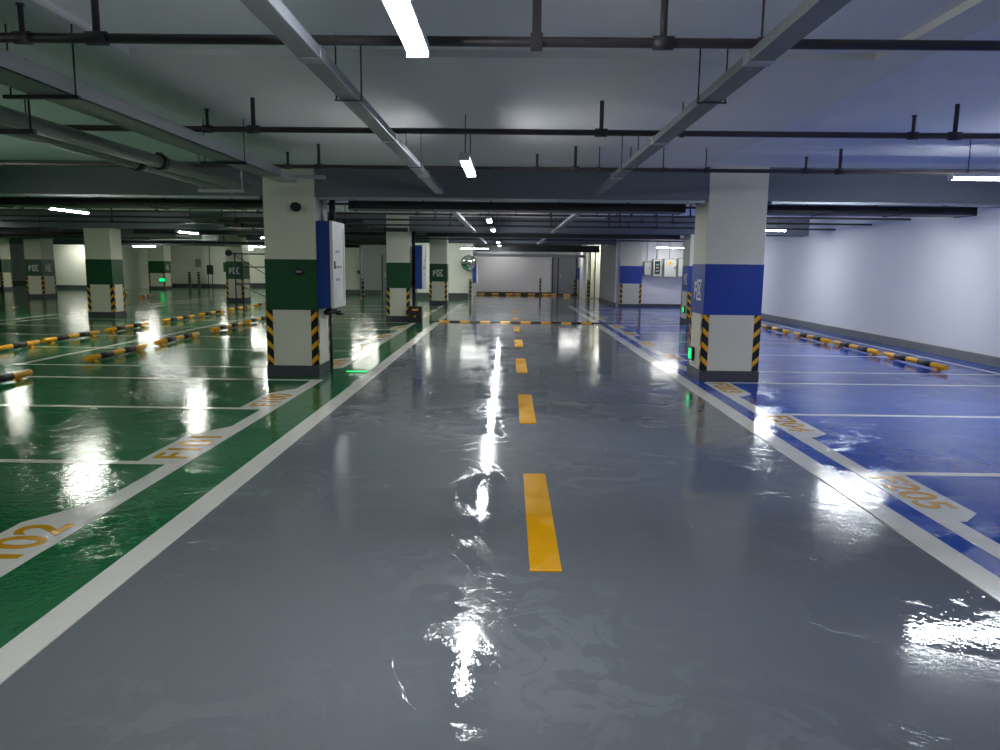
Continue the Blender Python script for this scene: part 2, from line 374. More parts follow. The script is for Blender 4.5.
# fixtures on the near left column
s = thing('horn_speaker', (-2.97, 10.64, 2.38), 'small round black speaker high on the nearest green-banded column', 'speaker')
MB().tube((0, 0.0, 0), (0, -0.05, 0), 0.065, 20).tube((0, -0.05, 0), (0, -0.11, 0), 0.03, 16, 0.06).build('horn', 'dark', s)
MB().ball((0.0, -0.05, 0), 0.028).build('driver', 'galv', s)
s = thing('round_camera', (-2.96, 10.632, 1.49), 'small black dome fixture on the green band of the nearest left column', 'camera')
MB().ball((0, 0, 0), 0.07, (1.15, 0.5, 0.8)).build('dome', 'dark', s)
MB().ball((0, -0.028, 0.0), 0.03, (1.2, 0.5, 0.6)).build('lens', 'galv', s)

# green exit lights
def exit_light(loc, label, ax=-1, w=0.20, h=0.20):
    t = thing('exit_light', loc, label, 'exit light')
    MB().box(min(0, ax * 0.04), max(0, ax * 0.04), -w / 2, w / 2, -h / 2, h / 2, 0.006).build('housing', 'dark', t)
    MB().box(min(ax * 0.04, ax * 0.047), max(ax * 0.04, ax * 0.047), -w * 0.36, w * 0.36, -h * 0.38, h * 0.38).build('lit_face', 'greenled', t)
exit_light((2.742, 11.10, 0.35), 'small green-lit exit light low on the nearest blue-banded column')
exit_light((5.04, 21.6, 0.42), 'green-lit exit light low on the half-hidden blue-banded column')
t = thing('exit_light', (-20.7, 44.945, 0.55), 'tiny green exit light at the foot of the distant wide column', 'exit light')
MB().box(-0.2, 0.2, -0.05, 0, -0.12, 0.12).build('housing', 'dark', t); MB().box(-0.17, 0.17, -0.06, -0.05, -0.09, 0.09).build('lit_face', 'greenled', t)
t = thing('ground_light', (-2.26, 11.1, 0.003), 'green ground light set in the green strip beside the cabinet column', 'exit light')
MB().box(-0.17, 0.17, -0.07, 0.07, 0, 0.008).build('rim', 'dark', t); MB().box(-0.15, 0.15, -0.045, 0.045, 0.008, 0.012).build('lit_face', 'greenled', t)

# ---------------------------------------------------------------- fire cabinets
def cabinet(loc, label, sc=1.0):
    t = thing('fire_cabinet', loc, label, 'cabinet')
    W, D, H = 0.19, 0.78, 1.22      # depth off column (x), width along y, height
    b = MB().box(0, W, 0, D, 0, H, 0.006).build('body', 'cabb', t)
    d = MB().box(W, W + 0.03, 0.0, D, 0.0, H, 0.004).build('door', 'cabw', t)
    f = MB(); x = W + 0.03
    f.box(x, x + 0.012, 0.0, D, H - 0.07, H); f.box(x, x + 0.012, 0.0, D, 0, 0.07)
    f.box(x, x + 0.012, 0, 0.07, 0.07, H - 0.07); f.box(x, x + 0.012, D - 0.07, D, 0.07, H - 0.07)
    f.build('door_frame', 'cabw', d)
    for z, n in ((0.78, 2), (0.56, 3), (0.38, 2)):
        for k in range(n): MB().box(x, x + 0.003, 0.22 + k * 0.14, 0.22 + k * 0.14 + 0.09, z, z + 0.035).build('door_print', 'print', d)
    MB().box(x, x + 0.02, 0.10, 0.13, 0.55, 0.66, 0.003).build('handle', 'dark', d)
    return t
fc = cabinet((-2.72, 10.68, 0.98), 'blue-sided fire cabinet with pale door on the nearest left column')
t = thing('fire_valve', (-2.718, 10.80, 0.003), 'black hose valve with standpipe under the nearest fire cabinet', 'valve')
MB().tube((0.07, 0.35, 0.0), (0.07, 0.35, 0.95), 0.022).build('standpipe', 'dark', t)
MB().tube((0.05, 0.05, 0.90), (0.24, 0.2, 0.92), 0.035).ball((0.1, 0.1, 0.91), 0.055).build('valve_body', 'dark', t)
MB().tube((0.24, 0.2, 0.86), (0.24, 0.2, 0.89), 0.06, 16).build('handwheel', 'dark', t)
t = thing('riser_bracket', (-2.71, 10.75, 2.2), 'grey conduit elbow and black riser above the nearest fire cabinet', 'pipe')
MB().tube((0.04, 0.12, 0), (0.04, 0.12, 0.32), 0.02).ball((0.04, 0.12, 0.32), 0.022).tube((0.04, 0.12, 0.32), (0.12, 0.2, 0.32), 0.02).build('conduit', 'galv', t)
MB().tube((0.14, 0.30, 0.0), (0.14, 0.30, 0.33), 0.045).build('riser', 'black', t)
dup(fc, (-2.645, 21.3, 0.93), 'blue and pale fire cabinet beside the second green-banded column')
t = thing('riser_pipe', (-2.725, 21.6, 0.003), 'dark riser pipe between second green-banded column and its fire cabinet', 'pipe')
MB().tube((0, 0, 0), (0, 0, 2.99), 0.048, 16).build('pipe', 'dark', t)
MB().tube((0, 0, 1.0), (0, 0, 1.1), 0.058, 16).build('coupling', 'black', t)
MB().tube((0, 0, 2.2), (0, 0, 2.3), 0.058, 16).build('coupling', 'black', t)
c3 = cabinet((-1.745, 36.2, 0.78), 'small blue-sided cabinet at the corner of the cream wall'); c3.scale = (1, 0.5, 0.70)
# black box at foot of the second column
t = thing('equipment_box', (-2.60, 20.95, 0.006), 'black box with yellow marks at the foot of the second green-banded column', 'box')
MB().box(-0.19, 0.19, -0.12, 0.12, 0, 0.46, 0.01).build('body', 'black', t)
m = MB(); m.poly([(-0.09, 0), (0.07, 0), (0.10, 0.05), (-0.06, 0.05)], 0, 0.004)
o = m.build('yellow_mark', 'yellow', t, (0, -0.121, 0.34)); o.rotation_euler = (R(90), 0, 0)
MB().box(-0.02, 0.02, -0.125, -0.12, 0.16, 0.2).build('yellow_mark', 'yellow', t)

# ---------------------------------------------------------------- wheel stops
def make_stop(L=1.95):
    t = thing('wheel_stop', (0, 0, 0), 'x', 'wheel stop')
    n = 5; seg = L / n
    s = MB(); s.tube((0, -L / 2, 0.07), (0, L / 2, 0.07), 0.044, 16); s.build('tube', 'yellow', t)
    for k in (1, 3):
        MB().tube((0, -L / 2 + seg * k, 0.07), (0, -L / 2 + seg * (k + 1), 0.07), 0.050, 16).build('black_sleeve', 'black', t)
    for y in (-L * 0.38, L * 0.38):
        MB().box(-0.06, 0.06, y - 0.05, y + 0.05, 0.0, 0.010).box(-0.03, 0.03, y - 0.035, y + 0.035, 0.010, 0.06).build('foot', 'yellow', t)
    return t
stop0 = make_stop()
used = [False]
def place_stop(x, y, label, group, rz=0.0, z=0.003):
    if not used[0]:
        used[0] = True; stop0.location = (x, y, z); stop0['label'] = label; stop0['group'] = group; stop0.rotation_euler = (0, 0, rz); return stop0
    return dup(stop0, (x, y, z), label, group=group, rz=rz)
ordn = ['first', 'second', 'third', 'fourth', 'fifth', 'sixth', 'seventh', 'eighth']
for i, y in enumerate([12.9, 15.03, 17.15, 19.4, 21.8, 24.0, 26.3]):
    place_stop(6.98 - 0.03 * i, y, 'striped wheel stop along the right wall, %s from the near end' % ordn[i], 'wheel stops on the blue bays')
for i, y in enumerate([9.2, 12.65, 15.2, 18.1, 20.5, 23.0]):
    place_stop(-6.6 - 0.07 * i, y, 'striped wheel stop in the green row nearer the aisle, %s from its near end' % ordn[i], 'wheel stops on the nearer green row')
for i, y in enumerate([13.1, 15.3, 17.7, 20.6, 23.1, 25.7, 28.3]):
    place_stop(-8.92 - 0.06 * i, y, 'striped wheel stop in the green row beyond the white line, %s from near' % ordn[i], 'wheel stops on the farther green row')
for i, (x, y) in enumerate([(-6.9, 35.2), (-16.5, 34.0), (-18.6, 36.0)]):
    place_stop(x, y, ['yellow wheel stop on wet floor near the striped post', 'distant yellow wheel stop between the two far left columns', 'distant yellow wheel stop before the far white wall'][i], 'distant wheel stops', rz=R(12))
for i, x in enumerate([-0.75, 1.25, 3.2]):
    place_stop(x, 41.6, ['left', 'middle', 'right'][i] + ' one of three striped wheel stops at the far end wall', 'wheel stops at the far end wall', rz=R(90), z=0)

# speed bumps
def bump(x0, x1, y, label):
    t = thing('speed_bump', ((x0 + x1) / 2, y, 0), label, 'speed bump')
    n = 17; w = (x1 - x0) / n; xo = (x0 + x1) / 2
    for k in range(n):
        b = MB(); a = x0 + k * w - xo
        prof = [(-0.13, 0), (-0.09, 0.022), (-0.03, 0.034), (0.03, 0.034), (0.09, 0.022), (0.13, 0)]
        va = [b.bm.verts.new((a, p, z + 0.0066)) for p, z in prof]; vb = [b.bm.verts.new((a + w, p, z + 0.0066)) for p, z in prof]
        for i in range(5): b.bm.faces.new((va[i], vb[i], vb[i + 1], va[i + 1]))
        b.bm.faces.new(va); b.bm.faces.new(list(reversed(vb))); b.bm.faces.new((va[0], va[5], vb[5], vb[0]))
        b.build('segment', 'black' if k % 2 == 0 else 'yellow', t)
bump(-2.25, 2.65, 21.4, 'low black and yellow speed bump across the grey aisle')

# ---------------------------------------------------------------- lamps
def make_lamp(kind, L=1.24, rods=True):
    t = thing('batten_lamp', (0, 0, 0), 'x', 'ceiling lamp')
    MB().box(-L / 2, L / 2, -0.050, 0.050, 0.022, 0.062, 0.004).build('housing', 'housing', t)
    for a in (-1, 1): MB().box(min(a * (L / 2 - 0.02), a * L / 2), max(a * (L / 2 - 0.02), a * L / 2), -0.05, 0.05, -0.006, 0.024, 0.004).build('end_cap', 'housing', t)
    b = MB()
    n0 = [(0.042, 0.024), (0.044, 0.014), (0.034, 0.002), (0.012, -0.004), (-0.012, -0.004), (-0.034, 0.002), (-0.044, 0.014), (-0.042, 0.024)]
    va = [b.bm.verts.new((-L / 2 + 0.02, p, z)) for p, z in n0]; vb = [b.bm.verts.new((L / 2 - 0.02, p, z)) for p, z in n0]
    for i in range(8): b.bm.faces.new((va[i], va[(i + 1) % 8], vb[(i + 1) % 8], vb[i]))
    b.bm.faces.new(list(reversed(va))); b.bm.faces.new(vb)
    bmesh.ops.recalc_face_normals(b.bm, faces=b.bm.faces[:])
    b.build('lit_diffuser', kind, t)
    for x in (-L * 0.35, L * 0.35): MB().tube((x, 0, 0.06), (x, 0, 0.42), 0.005, 6).build('hanger_rod', 'dark', t)
    return t
protos = {k: make_lamp(k) for k in ('lampc', 'lampw', 'lampb', 'lampd')}
first = dict.fromkeys(protos, True)
def lamp(kind, x, y, z, along_y, label, group=None):
    rz = R(90) if along_y else 0
    if first[kind]:
        first[kind] = False; o = protos[kind]; o.location = (x, y, z); o.rotation_euler = (0, 0, rz); o['label'] = label
    else: o = dup(protos[kind], (x, y, z), label, rz=rz)
    if group: o['group'] = group
    return o
G1 = 'batten lamps over the aisle'
lamp('lampc', -0.42, 2.90, 2.52, 1, 'big glaring batten lamp cut off by the top edge of the photo', G1)
for i, y in enumerate([7.42, 12.66, 15.85, 20.0, 24.4, 30.2, 35.4]):
    lamp('lampc', -0.41 - 0.01 * i, y, 2.52, 1, 'glowing batten lamp over the grey aisle, %s along its row' % (ordn + ['ninth'])[i + 1], G1)
lamp('lampd', -1.55, 34.0, 2.34, 0, 'slim crosswise lamp in front of the cream wall above the mirror')
lamp('lampd', 3.35, 41.0, 2.44, 0, 'slim crosswise lamp near the grey double doors at the far end')
lamp('lampd', 6.44, 30.3, 2.38, 0, 'slim crosswise lamp above the grey switch boxes')
lamp('lampb', 5.32, 8.30, 2.57, 0, 'bright crosswise lamp cut by the right edge of the photo')
lamp('lampb', 6.55, 13.9, 2.62, 0, 'lamp over the blue bays hidden behind the dark duct', None)
lamp('lampb', 6.55, 19.9, 2.58, 0, 'short crosswise lamp just right of the nearest blue-banded column')
lamp('lampb', 6.55, 25.6, 2.58, 0, 'lamp over the far blue bays behind the blue-banded columns')
lamp('lampb', 5.9, 2.4, 2.57, 0, 'lamp over the near blue bays above the camera')
lamp('lampw', -8.1, 13.95, 2.50, 1, 'large bright lamp at left, in front of the unlettered green-banded column')
lamp('lampw', -8.45, 19.9, 2.36, 1, 'bright lamp on thin rods above the distant wide column')
lamp('lampw', -8.1, 25.2, 2.42, 1, 'small bright lamp peeking out left of the cabinet column')
lamp('lampw', -14.6, 21.6, 2.50, 1, 'lamp cut by the left edge of the photo')
lamp('lampw', -7.4, 8.1, 2.55, 1, 'lamp over the near green bays outside the photo')
lamp('lampw', -7.4, 2.4, 2.55, 1, 'lamp over the nearest green bays beside the camera')
lamp('lampw', -14.6, 12.0, 2.50, 1, 'lamp over the green bays beyond the left edge')
lamp('lampd', -12.8, 28.2, 2.56, 0, 'added lamp brightening the ribbed duct, tucked behind the pipes')  # extra light for the ribbed duct, kept out of view
lamp('lampw', -10.9, 33.0, 2.30, 0, 'small crosswise lamp above the scaffold tower')
lamp('lampw', -19.3, 40.0, 2.40, 0, 'small crosswise lamp left of the ribbed bright duct')
lamp('lampw', -14.3, 40.5, 2.32, 0, 'small crosswise lamp under the ribbed bright duct')
lamp('lampw', -7.0, 36.5, 2.67, 0, 'added unseen lamp lighting the white recess wall behind the pipes')  # fill lamp added to brighten the recess, hidden by the beam
lamp('lampw', -24.5, 42.6, 2.60, 0, 'added unseen lamp brightening the cream wall at far left')  # added fill for the dark cream wall, hidden behind the beam
lamp('lampw', -17.5, 47.2, 2.82, 0, 'added unseen lamp lighting the far white wall at left')  # added fill for the far wall, raised out of sight
lamp('lampw', -13.0, 47.2, 2.82, 0, 'added unseen lamp lighting the far white wall behind the scaffold tower')  # second added fill for the far wall, also out of sight
lamp('lampw', -22.0, 29.0, 2.5, 1, 'lamp before the far left lettered column')
lamp('lampd', -0.4, 41.9, 2.6, 0, 'added unseen lamp lighting the pale far end wall')  # invented source that lifts the end wall, hidden by the beam
lamp('lampw', -31, 46, 2.8, 0, 'added unseen lamp brightening the end wall at far left')  # added because this end wall came out black; not visible
lamp('lampw', 4.9, 37.6, 2.72, 0, 'added unseen lamp lighting the pale lobby panels')  # added to brighten the lobby panels, hidden above the beam edge
lamp('lampw', -4.2, 34.2, 2.64, 0, 'added unseen lamp behind the farthest green-banded left column')  # added fill near the cream wall, raised behind the beam

# ---------------------------------------------------------------- pipes, trunking, ducts
def sprinkler_line(y, z, r, x0, x1, stems, label, m='pipe'):
    t = thing('sprinkler_pipe', (0, y, z), label, 'pipe')
    MB().tube((x0, 0, 0), (x1, 0, 0), r, 14).build('pipe', m, t)
    for (x, kind) in stems:
        if kind == 'h':      # hanger strap
            s = MB(); s.box(x - 0.022, x + 0.022, -0.006, 0.006, r * 0.6, ZD - z); s.box(x - 0.03, x + 0.03, -r - 0.01, r + 0.01, -r - 0.012, r + 0.012, 0.004)
            s.build('hanger', m, t)
        elif kind == 'r':    # rod
            MB().tube((x, 0, 0), (x, 0, ZD - z), 0.006, 6).tube((x - .02, 0, 0), (x + .02, 0, 0), r + 0.008, 12).build('hanger_rod', m, t)
        elif kind == 'd':    # riser with tee
            MB().tube((x, 0, 0), (x, 0, ZD - z), 0.018, 10).tube((x - .05, 0, 0), (x + .05, 0, 0), r + 0.01, 12).build('riser', m, t)
        elif kind == 's':    # upright sprinkler
            MB().tube((x, 0, 0), (x, 0, 0.15), 0.014, 8).tube((x, 0, .15), (x, 0, .16), 0.02, 10).tube((x - .04, 0, 0), (x + .04, 0, 0), r + 0.008, 12).build('sprinkler_head', m, t)
    return t
P1Y = 3.88
sprinkler_line(P1Y, 2.69, 0.024, -7, 8.2, [(-2.05, 'd'), (0.12, 'h'), (0.74, 'd'), (1.22, 'r'), (-2.42, 's')], 'dark sprinkler pipe nearest the camera, across the top of the photo')
sprinkler_line(6.38, 2.69, 0.024, -9, 8.2, [(-2.12, 'd'), (-2.5, 's'), (0.74, 'd'), (3.28, 's'), (3.62, 'd'), (-4.0, 'r'), (1.4, 'r')], 'dark sprinkler pipe crossing above the aisle, second from the camera')
sprinkler_line(8.72, 2.69, 0.022, -11, 8.2, [(-2.17, 'd'), (-2.52, 's'), (0.73, 'd'), (0.30, 's'), (1.35, 'r'), (1.72, 'r'), (3.32, 's'), (3.70, 'd'), (1.0, 'r'), (2.2, 'r')], 'dark sprinkler pipe in front of the first cross beam')
for i, (y, z) in enumerate([(13.6, 2.66), (15.75, 2.64), (17.4, 2.62), (19.3, 2.6)]):
    st = [(-2.1 + 0.2 * i, 'd'), (0.74 + 0.1 * i, 'd'), (3.7, 'd'), (-5.2, 'h'), (-7.3, 'd'), (1.9 + 0.3 * i, 's'), (3.0, 's'), (-1.2, 's'), (-10.1, 'h'), (-0.9 + .3 * i, 'r'), (2.5, 'h')]
    sprinkler_line(y, z, 0.022, -15, 8.2, st, 'dark sprinkler pipe between the first and second beams, %s from the camera' % ordn[i])
for i, (y, z) in enumerate([(23.3, 2.62), (26.6, 2.6), (29.0, 2.6)]):
    sprinkler_line(y, z, 0.03, -9.7, 8.2, [(-6, 'd'), (-4.2, 'h'), (-1.6, 'd'), (0.8, 'd'), (2.7, 'h'), (4.0, 's')], 'distant sprinkler pipe beyond the second beam, %s from the camera' % ordn[i])

def trunking(x, w, h, z, y0, y1, label, m='trunk', step=2.2, joint=2.4, hy=None):
    t = thing('cable_trunking', (x, 0, z), label, 'trunking')
    MB().box(-w / 2, w / 2, y0, y1, 0, h, 0.004).build('channel', m, t)
    y = y0 + 1.0
    while y < y1:
        MB().box(-w / 2 - 0.004, w / 2 + 0.004, y - 0.05, y + 0.05, -0.004, h + 0.004).build('joint_cover', 'galv', t); y += joint
    y = y0 + 0.5
    while y < y1:
        s = MB(); s.box(-w / 2 - 0.03, w / 2 + 0.03, y - 0.01, y + 0.01, -0.010, -0.004)
        s.tube((-w / 2 - 0.02, y, -0.01), (-w / 2 - 0.02, y, ZD - z), 0.005, 6).tube((w / 2 + 0.02, y, -0.01), (w / 2 + 0.02, y, ZD - z), 0.005, 6)
        s.build('hanger', 'dark', t); y += step * 1.4
    return t
trunking(-0.97, 0.11, 0.055, 2.575, -2, 10.6, 'long pale cable trunking left of the glaring lamp over the aisle')
trunking(1.19, 0.12, 0.05, 2.58, -2, 10.6, 'long cable trunking rising to the top right over the aisle', 'ductg')
trunking(-0.97, 0.10, 0.05, 2.50, 12.0, 21.2, 'cable trunking beyond the first beam, left of the lamp row')
trunking(1.19, 0.10, 0.06, 2.50, 12.0, 21.2, 'cable trunking beyond the first beam, right of the lamp row')
trunking(-0.97, 0.10, 0.05, 2.50, 22.6, 31.4, 'cable trunking past the second beam, left of the lamp row')
trunking(1.19, 0.10, 0.06, 2.50, 22.6, 31.4, 'cable trunking past the second beam, right of the lamp row')
# slim steel channel screwed under the front edge of the first beam
for x0, x1, lab in ((-12.0, -3.5, 'left of the cabinet column'), (-2.66, 2.70, 'over the aisle'), (3.62, 8.1, 'over the blue bays')):
    t = thing('steel_channel', ((x0 + x1) / 2, 10.70, 2.492), 'slim pale steel channel under the first beam, ' + lab, 'channel')
    h_ = (x1 - x0) / 2
    MB().box(-h_, h_, -0.04, 0.05, 0, 0.036, 0.003).build('channel', 'galv', t)
    x = -h_ + 0.5
    while x < h_:
        MB().box(x - 0.015, x + 0.015, -0.03, 0.02, -0.014, 0.0).build('bolt', 'dark', t); x += 0.95
# large galvanised tray at left
t = thing('cable_tray', (-2.66, 0, 2.55), 'wide galvanised cable tray running to the nearest green-banded column', 'cable tray')
s = MB(); s.box(-0.12, 0.12, -2, 8.5, 0.0, 0.006); s.box(-0.12, -0.114, -2, 8.5, 0, 0.09); s.box(0.114, 0.12, -2, 8.5, 0, 0.09); s.box(-0.12, 0.12, -2, 8.5, 0.09, 0.094)
s.build('tray', 'ductg', t)
s = MB(); s.box(-0.10, 0.10, 8.5, 9.2, 0.01, 0.08); s.box(-0.1, 0.5, 8.9, 9.0, 0.03, 0.07); s.build('end_section', 'galv', t)
for y in (4.5, 7.3):
    s = MB(); s.box(-0.28, 0.16, y - 0.015, y + 0.015, -0.022, -0.002); s.tube((-0.24, y, -0.02), (-0.24, y, 0.40), 0.005, 6).tube((0.14, y, -0.02), (0.14, y, 0.40), 0.005, 6)
    s.build('hanger', 'dark', t)
# pair of big water pipes
def big_pipe(x, z, r, label, yend=10.3):
    t = thing('water_pipe', (x, 0, z), label, 'pipe', 'pair of large pipes at upper left')
    MB().tube((0, -2, 0), (0, yend, 0), r, 24).build('pipe', 'pipeg', t)
    for y in (3.0, 7.7): MB().tube((0, y - 0.05, 0), (0, y + 0.05, 0), r + 0.018, 24).box(-0.02, 0.02, y - 0.04, y + 0.04, r, r + 0.03).build('coupling', 'dark', t)
    return t
big_pipe(-3.51, 2.59, 0.062, 'upper right one of two large parallel pipes at the upper left')
big_pipe(-3.74, 2.575, 0.055, 'lower left one of two large parallel pipes at the upper left')
t = thing('pipe_bracket', (-3.63, 9.6, 2.475), 'steel channel bracket carrying the ends of the two large pipes', 'bracket')
MB().box(-0.28, 0.3, -0.02, 0.02, 0, 0.035).build('channel', 'galv', t)
for x in (-0.26, 0.27): MB().tube((x, 0, 0), (x, 0, 0.53), 0.01, 8).build('hanger_rod', 'galv', t)
t = thing('pipe_bracket', (-3.63, 5.4, 2.475), 'dark rod hanger holding the two large pipes nearer the camera', 'bracket')
MB().box(-0.28, 0.3, -0.02, 0.02, 0, 0.035).build('channel', 'dark', t)
for x in (-0.26, 0.27): MB().tube((x, 0, 0), (x, 0, 0.53), 0.008, 8).build('hanger_rod', 'dark', t)

# dark ducts just behind the beams
def duct(x0, x1, y0, y1, z0, z1, m, label, flanges=8, fm='galv'):
    t = thing('air_duct', ((x0 + x1) / 2, (y0 + y1) / 2, z0), label, 'duct')
    hx, hy, h = (x1 - x0) / 2, (y1 - y0) / 2, z1 - z0
    MB().box(-hx, hx, -hy, hy, 0, h, 0.006).build('sheet_body', m, t)
    for k in range(flanges + 1):
        if hx > hy:
            a = -hx + 2 * hx * k / flanges; MB().box(a - 0.012, a + 0.012, -hy - 0.012, hy + 0.012, -0.012, h + 0.012).build('flange', fm, t)
            if k % 2 == 0 or flanges < 5: MB().tube((a, 0, h), (a, 0, ZC + 0.03 - z0), 0.008, 6).build('hanger_rod', 'dark', t)
        else:
            a = -hy + 2 * hy * k / flanges; MB().box(-hx - 0.012, hx + 0.012, a - 0.012, a + 0.012, -0.012, h + 0.012).build('flange', fm, t)
            MB().tube((0, a, h), (0, a, ZC + 0.03 - z0), 0.008, 6).build('hanger_rod', 'dark', t)
    return t
duct(-14, -2.9, 11.42, 11.95, 2.425, 2.62, 'ductd', 'long black duct behind the first beam, left of the aisle', 9, 'ductd')
duct(-2.4, 2.6, 11.42, 11.95, 2.425, 2.62, 'ductd', 'black duct behind the first beam, over the aisle', 4, 'ductd')
duct(3.6, 6.9, 11.42, 11.95, 2.425, 2.62, 'ductd', 'black duct between nearest blue-banded column and the white wall', 3, 'ductd')
duct(-2.4, 4.9, 22.0, 22.5, 2.42, 2.6, 'ductd', 'black duct behind the second beam, over the aisle', 4, 'ductd')
duct(-10.9, -3.5, 22.0, 22.5, 2.42, 2.6, 'ductd', 'black duct behind the second beam, left of the aisle', 4, 'ductd')
duct(-11.9, -10.0, 22.7, 24.6, 2.36, 2.84, 'ductg', 'deep grey-green duct above and left of the lamp on thin rods', 2, 'ductg')
duct(-1.75, 3.85, 39.0, 39.7, 2.08, 2.22, 'galv', 'pale galvanised duct across the top of the far end wall', 6)
duct(-1.6, 4.3, 36.4, 37.2, 2.30, 2.6, 'ductd', 'dark duct above the far end of the aisle', 5, 'ductd')
duct(-13.9, -11.3, 29.3, 29.9, 2.46, 2.82, 'boxl', 'bright ribbed duct above the far white wall at left', 14, 'galv')
duct(-15.6, -9.7, 30.2, 30.6, 2.34, 2.44, 'ductd', 'dark thin duct below the bright ribbed duct', 6, 'ductd')
duct(-8.6, -4.2, 27.0, 27.6, 2.30, 2.5, 'ductd', 'dark duct over the white recess wall left of the second column', 4, 'ductd')
duct(-24.5, -16.0, 30.0, 30.5, 2.50, 2.75, 'ductd', 'dark duct over the far left lettered column', 6, 'ductd')
# cluster of service pipes between first and second columns at left
for i, (y, z, x0, x1) in enumerate([(17.2, 2.55, -6.6, -3.3), (18.4, 2.50, -6.9, -3.4), (20.2, 2.52, -7.4, -2.7), (24.0, 2.46, -8.6, -3.6), (25.2, 2.40, -7.8, -3.9), (20.8, 2.45, -17, -12.3), (25.6, 2.44, -20, -12.5)]):
    t = thing('service_pipe', (0, y, z), ['dark service pipe in the tangle right of the big fire cabinet, uppermost', 'second dark service pipe down in the tangle right of the fire cabinet',
        'dark service pipe ending at the second green-banded column', 'dark service pipe beyond the second beam, left of its duct',
        'lowest dark service pipe over the white recess wall', 'dark service pipe left of the unlettered green-banded column', 'farther dark service pipe at the left edge'][i], 'pipe')
    MB().tube((x0, 0, 0), (x1, 0, 0), 0.04 + 0.008 * (i % 3), 12).build('pipe', 'pipe', t)
    for k in range(4):
        x = x0 + (x1 - x0) * (k + 0.5) / 4
        MB().tube((x, 0, 0), (x, 0, ZC + 0.03 - z), 0.008, 6).tube((x - 0.03, 0, 0), (x + 0.03, 0, 0), 0.066, 12).build('hanger_rod', 'dark', t)

# ---------------------------------------------------------------- switch boxes on the end wall
def switch_box(x0, x1, z0, z1, d, label, kind):
    t = thing('switch_box', ((x0 + x1) / 2, 31.2, z0), label, 'electrical box')
    w = (x1 - x0) / 2; h = z1 - z0
    MB().box(-w, w, -d, 0, 0, h, 0.01).build('case', 'boxg', t)
    dr = MB().box(-w + 0.03, w - 0.03, -d - 0.015, -d, 0.04, h - 0.04, 0.004).build('door', 'boxl', t)
    if kind == 'glass':
        MB().box(-w + 0.07, w - 0.07, -d - 0.02, -d - 0.015, 0.12, h - 0.08).build('window_pane', 'glass', dr)
        s = MB()
        for z in (0.22, 0.36, 0.48): s.box(-w + 0.12, w - 0.12, -d - 0.026, -d - 0.02, z, z + 0.05)
        s.build('breaker_row', 'boxg', dr)
    if kind == 'warn':
        o = MB().poly([(-0.10, 0), (0.10, 0), (0, 0.17)], 0, 0.004).build('warning_triangle', 'yellow', dr, (0, -d - 0.015, h - 0.25)); o.rotation_euler = (R(90), 0, 0)
    MB().box(w - 0.08, w - 0.055, -d - 0.04, -d - 0.015, h * 0.45, h * 0.6).build('handle', 'dark', dr)
    MB().tube((0, -0.05, h), (0, -0.05, ZC - z0 + 0.03), 0.015, 8).build('conduit', 'boxg', t)
switch_box(5.50, 5.80, 1.28, 1.85, 0.18, 'leftmost small grey electrical box on the end wall', '')
switch_box(5.86, 6.22, 1.22, 1.95, 0.22, 'grey electrical box with a dark glass window', 'glass')
switch_box(6.30, 6.82, 1.20, 1.98, 0.25, 'largest pale electrical box with an orange warning mark', 'warn')
switch_box(6.88, 7.35, 1.22, 2.0, 0.2, 'rightmost electrical box half behind the blue-banded column', '')

# ---------------------------------------------------------------- convex mirror, guards, posts, distant things
t = thing('convex_mirror', (-1.93, 36.1, 1.72), 'round convex traffic mirror at the corner of the cream wall', 'mirror')
MB().ball((0, 0, 0), 0.34, (1, 0.35, 1), 24, 16).build('mirror_dome', 'mirror', t)
MB().tube((0, 0.0, 0), (0, 0.05, 0), 0.37, 28).build('rim', 'dark', t)
MB().tube((0.05, 0.05, 0), (0.05, 0.27, 0), 0.02, 8).build('bracket', 'dark', t)
def guard_post(x, y, h, label, r=0.05):
    t = thing('striped_guard', (x, y, 0.003), label, 'corner guard')
    MB().box(-r, r, -r, r, 0, h, 0.004).build('striped_sleeve', 'hazard_far', t)
    MB().box(-r - 0.03, r + 0.03, -r - 0.03, r + 0.03, 0, 0.02).build('foot_plate', 'dark', t)
guard_post(-6.6, 34.1, 0.95, 'striped black post standing before the white recess wall', 0.055)
guard_post(1.72, 41.5, 0.95, 'striped post before the pale far end wall')
guard_post(-1.85, 36.24, 0.95, 'striped corner guard at the end of the cream wall', 0.06)
guard_post(3.66, 42.0, 0.95, 'striped corner guard right of the grey double doors', 0.06)
guard_post(4.02, 38.25, 0.95, 'striped guard on the left edge of the pale lobby panels', 0.06)
guard_post(4.93, 38.25, 0.95, 'striped guard on the right edge of the pale lobby panels', 0.06)
guard_post(-20.8, 49.0, 1.0, 'left one of two striped guards on the far white wall', 0.07)
guard_post(-20.2, 49.0, 1.0, 'right one of two striped guards on the far white wall', 0.07)
t = thing('standpipe_cabinet', (-19.4, 48.9, 0.003), 'dark valve box on two thin pipes before the far white wall', 'valve box')
MB().box(-0.2, 0.2, -0.1, 0.1, 0.85, 1.45, 0.04).build('box', 'dark', t)
MB().tube((-0.13, 0, 0), (-0.13, 0, 0.85), 0.03, 8).build('pipe', 'dark', t)
MB().tube((0.13, 0, 0), (0.13, 0, 0.85), 0.03, 8).build('pipe', 'dark', t)
MB().tube((0, 0, 1.4), (0, 0, 3.0), 0.05, 8).build('riser', 'walld', t)
t = thing('wall_panel', (-20.6, 49.99, 1.3), 'small grey control panel on the far white wall', 'panel')
MB().box(-0.2, 0.2, -0.06, 0, 0, 0.55, 0.01).build('case', 'boxg', t); MB().box(-0.13, 0.13, -0.07, -0.06, 0.1, 0.45).build('cover', 'walld', t)
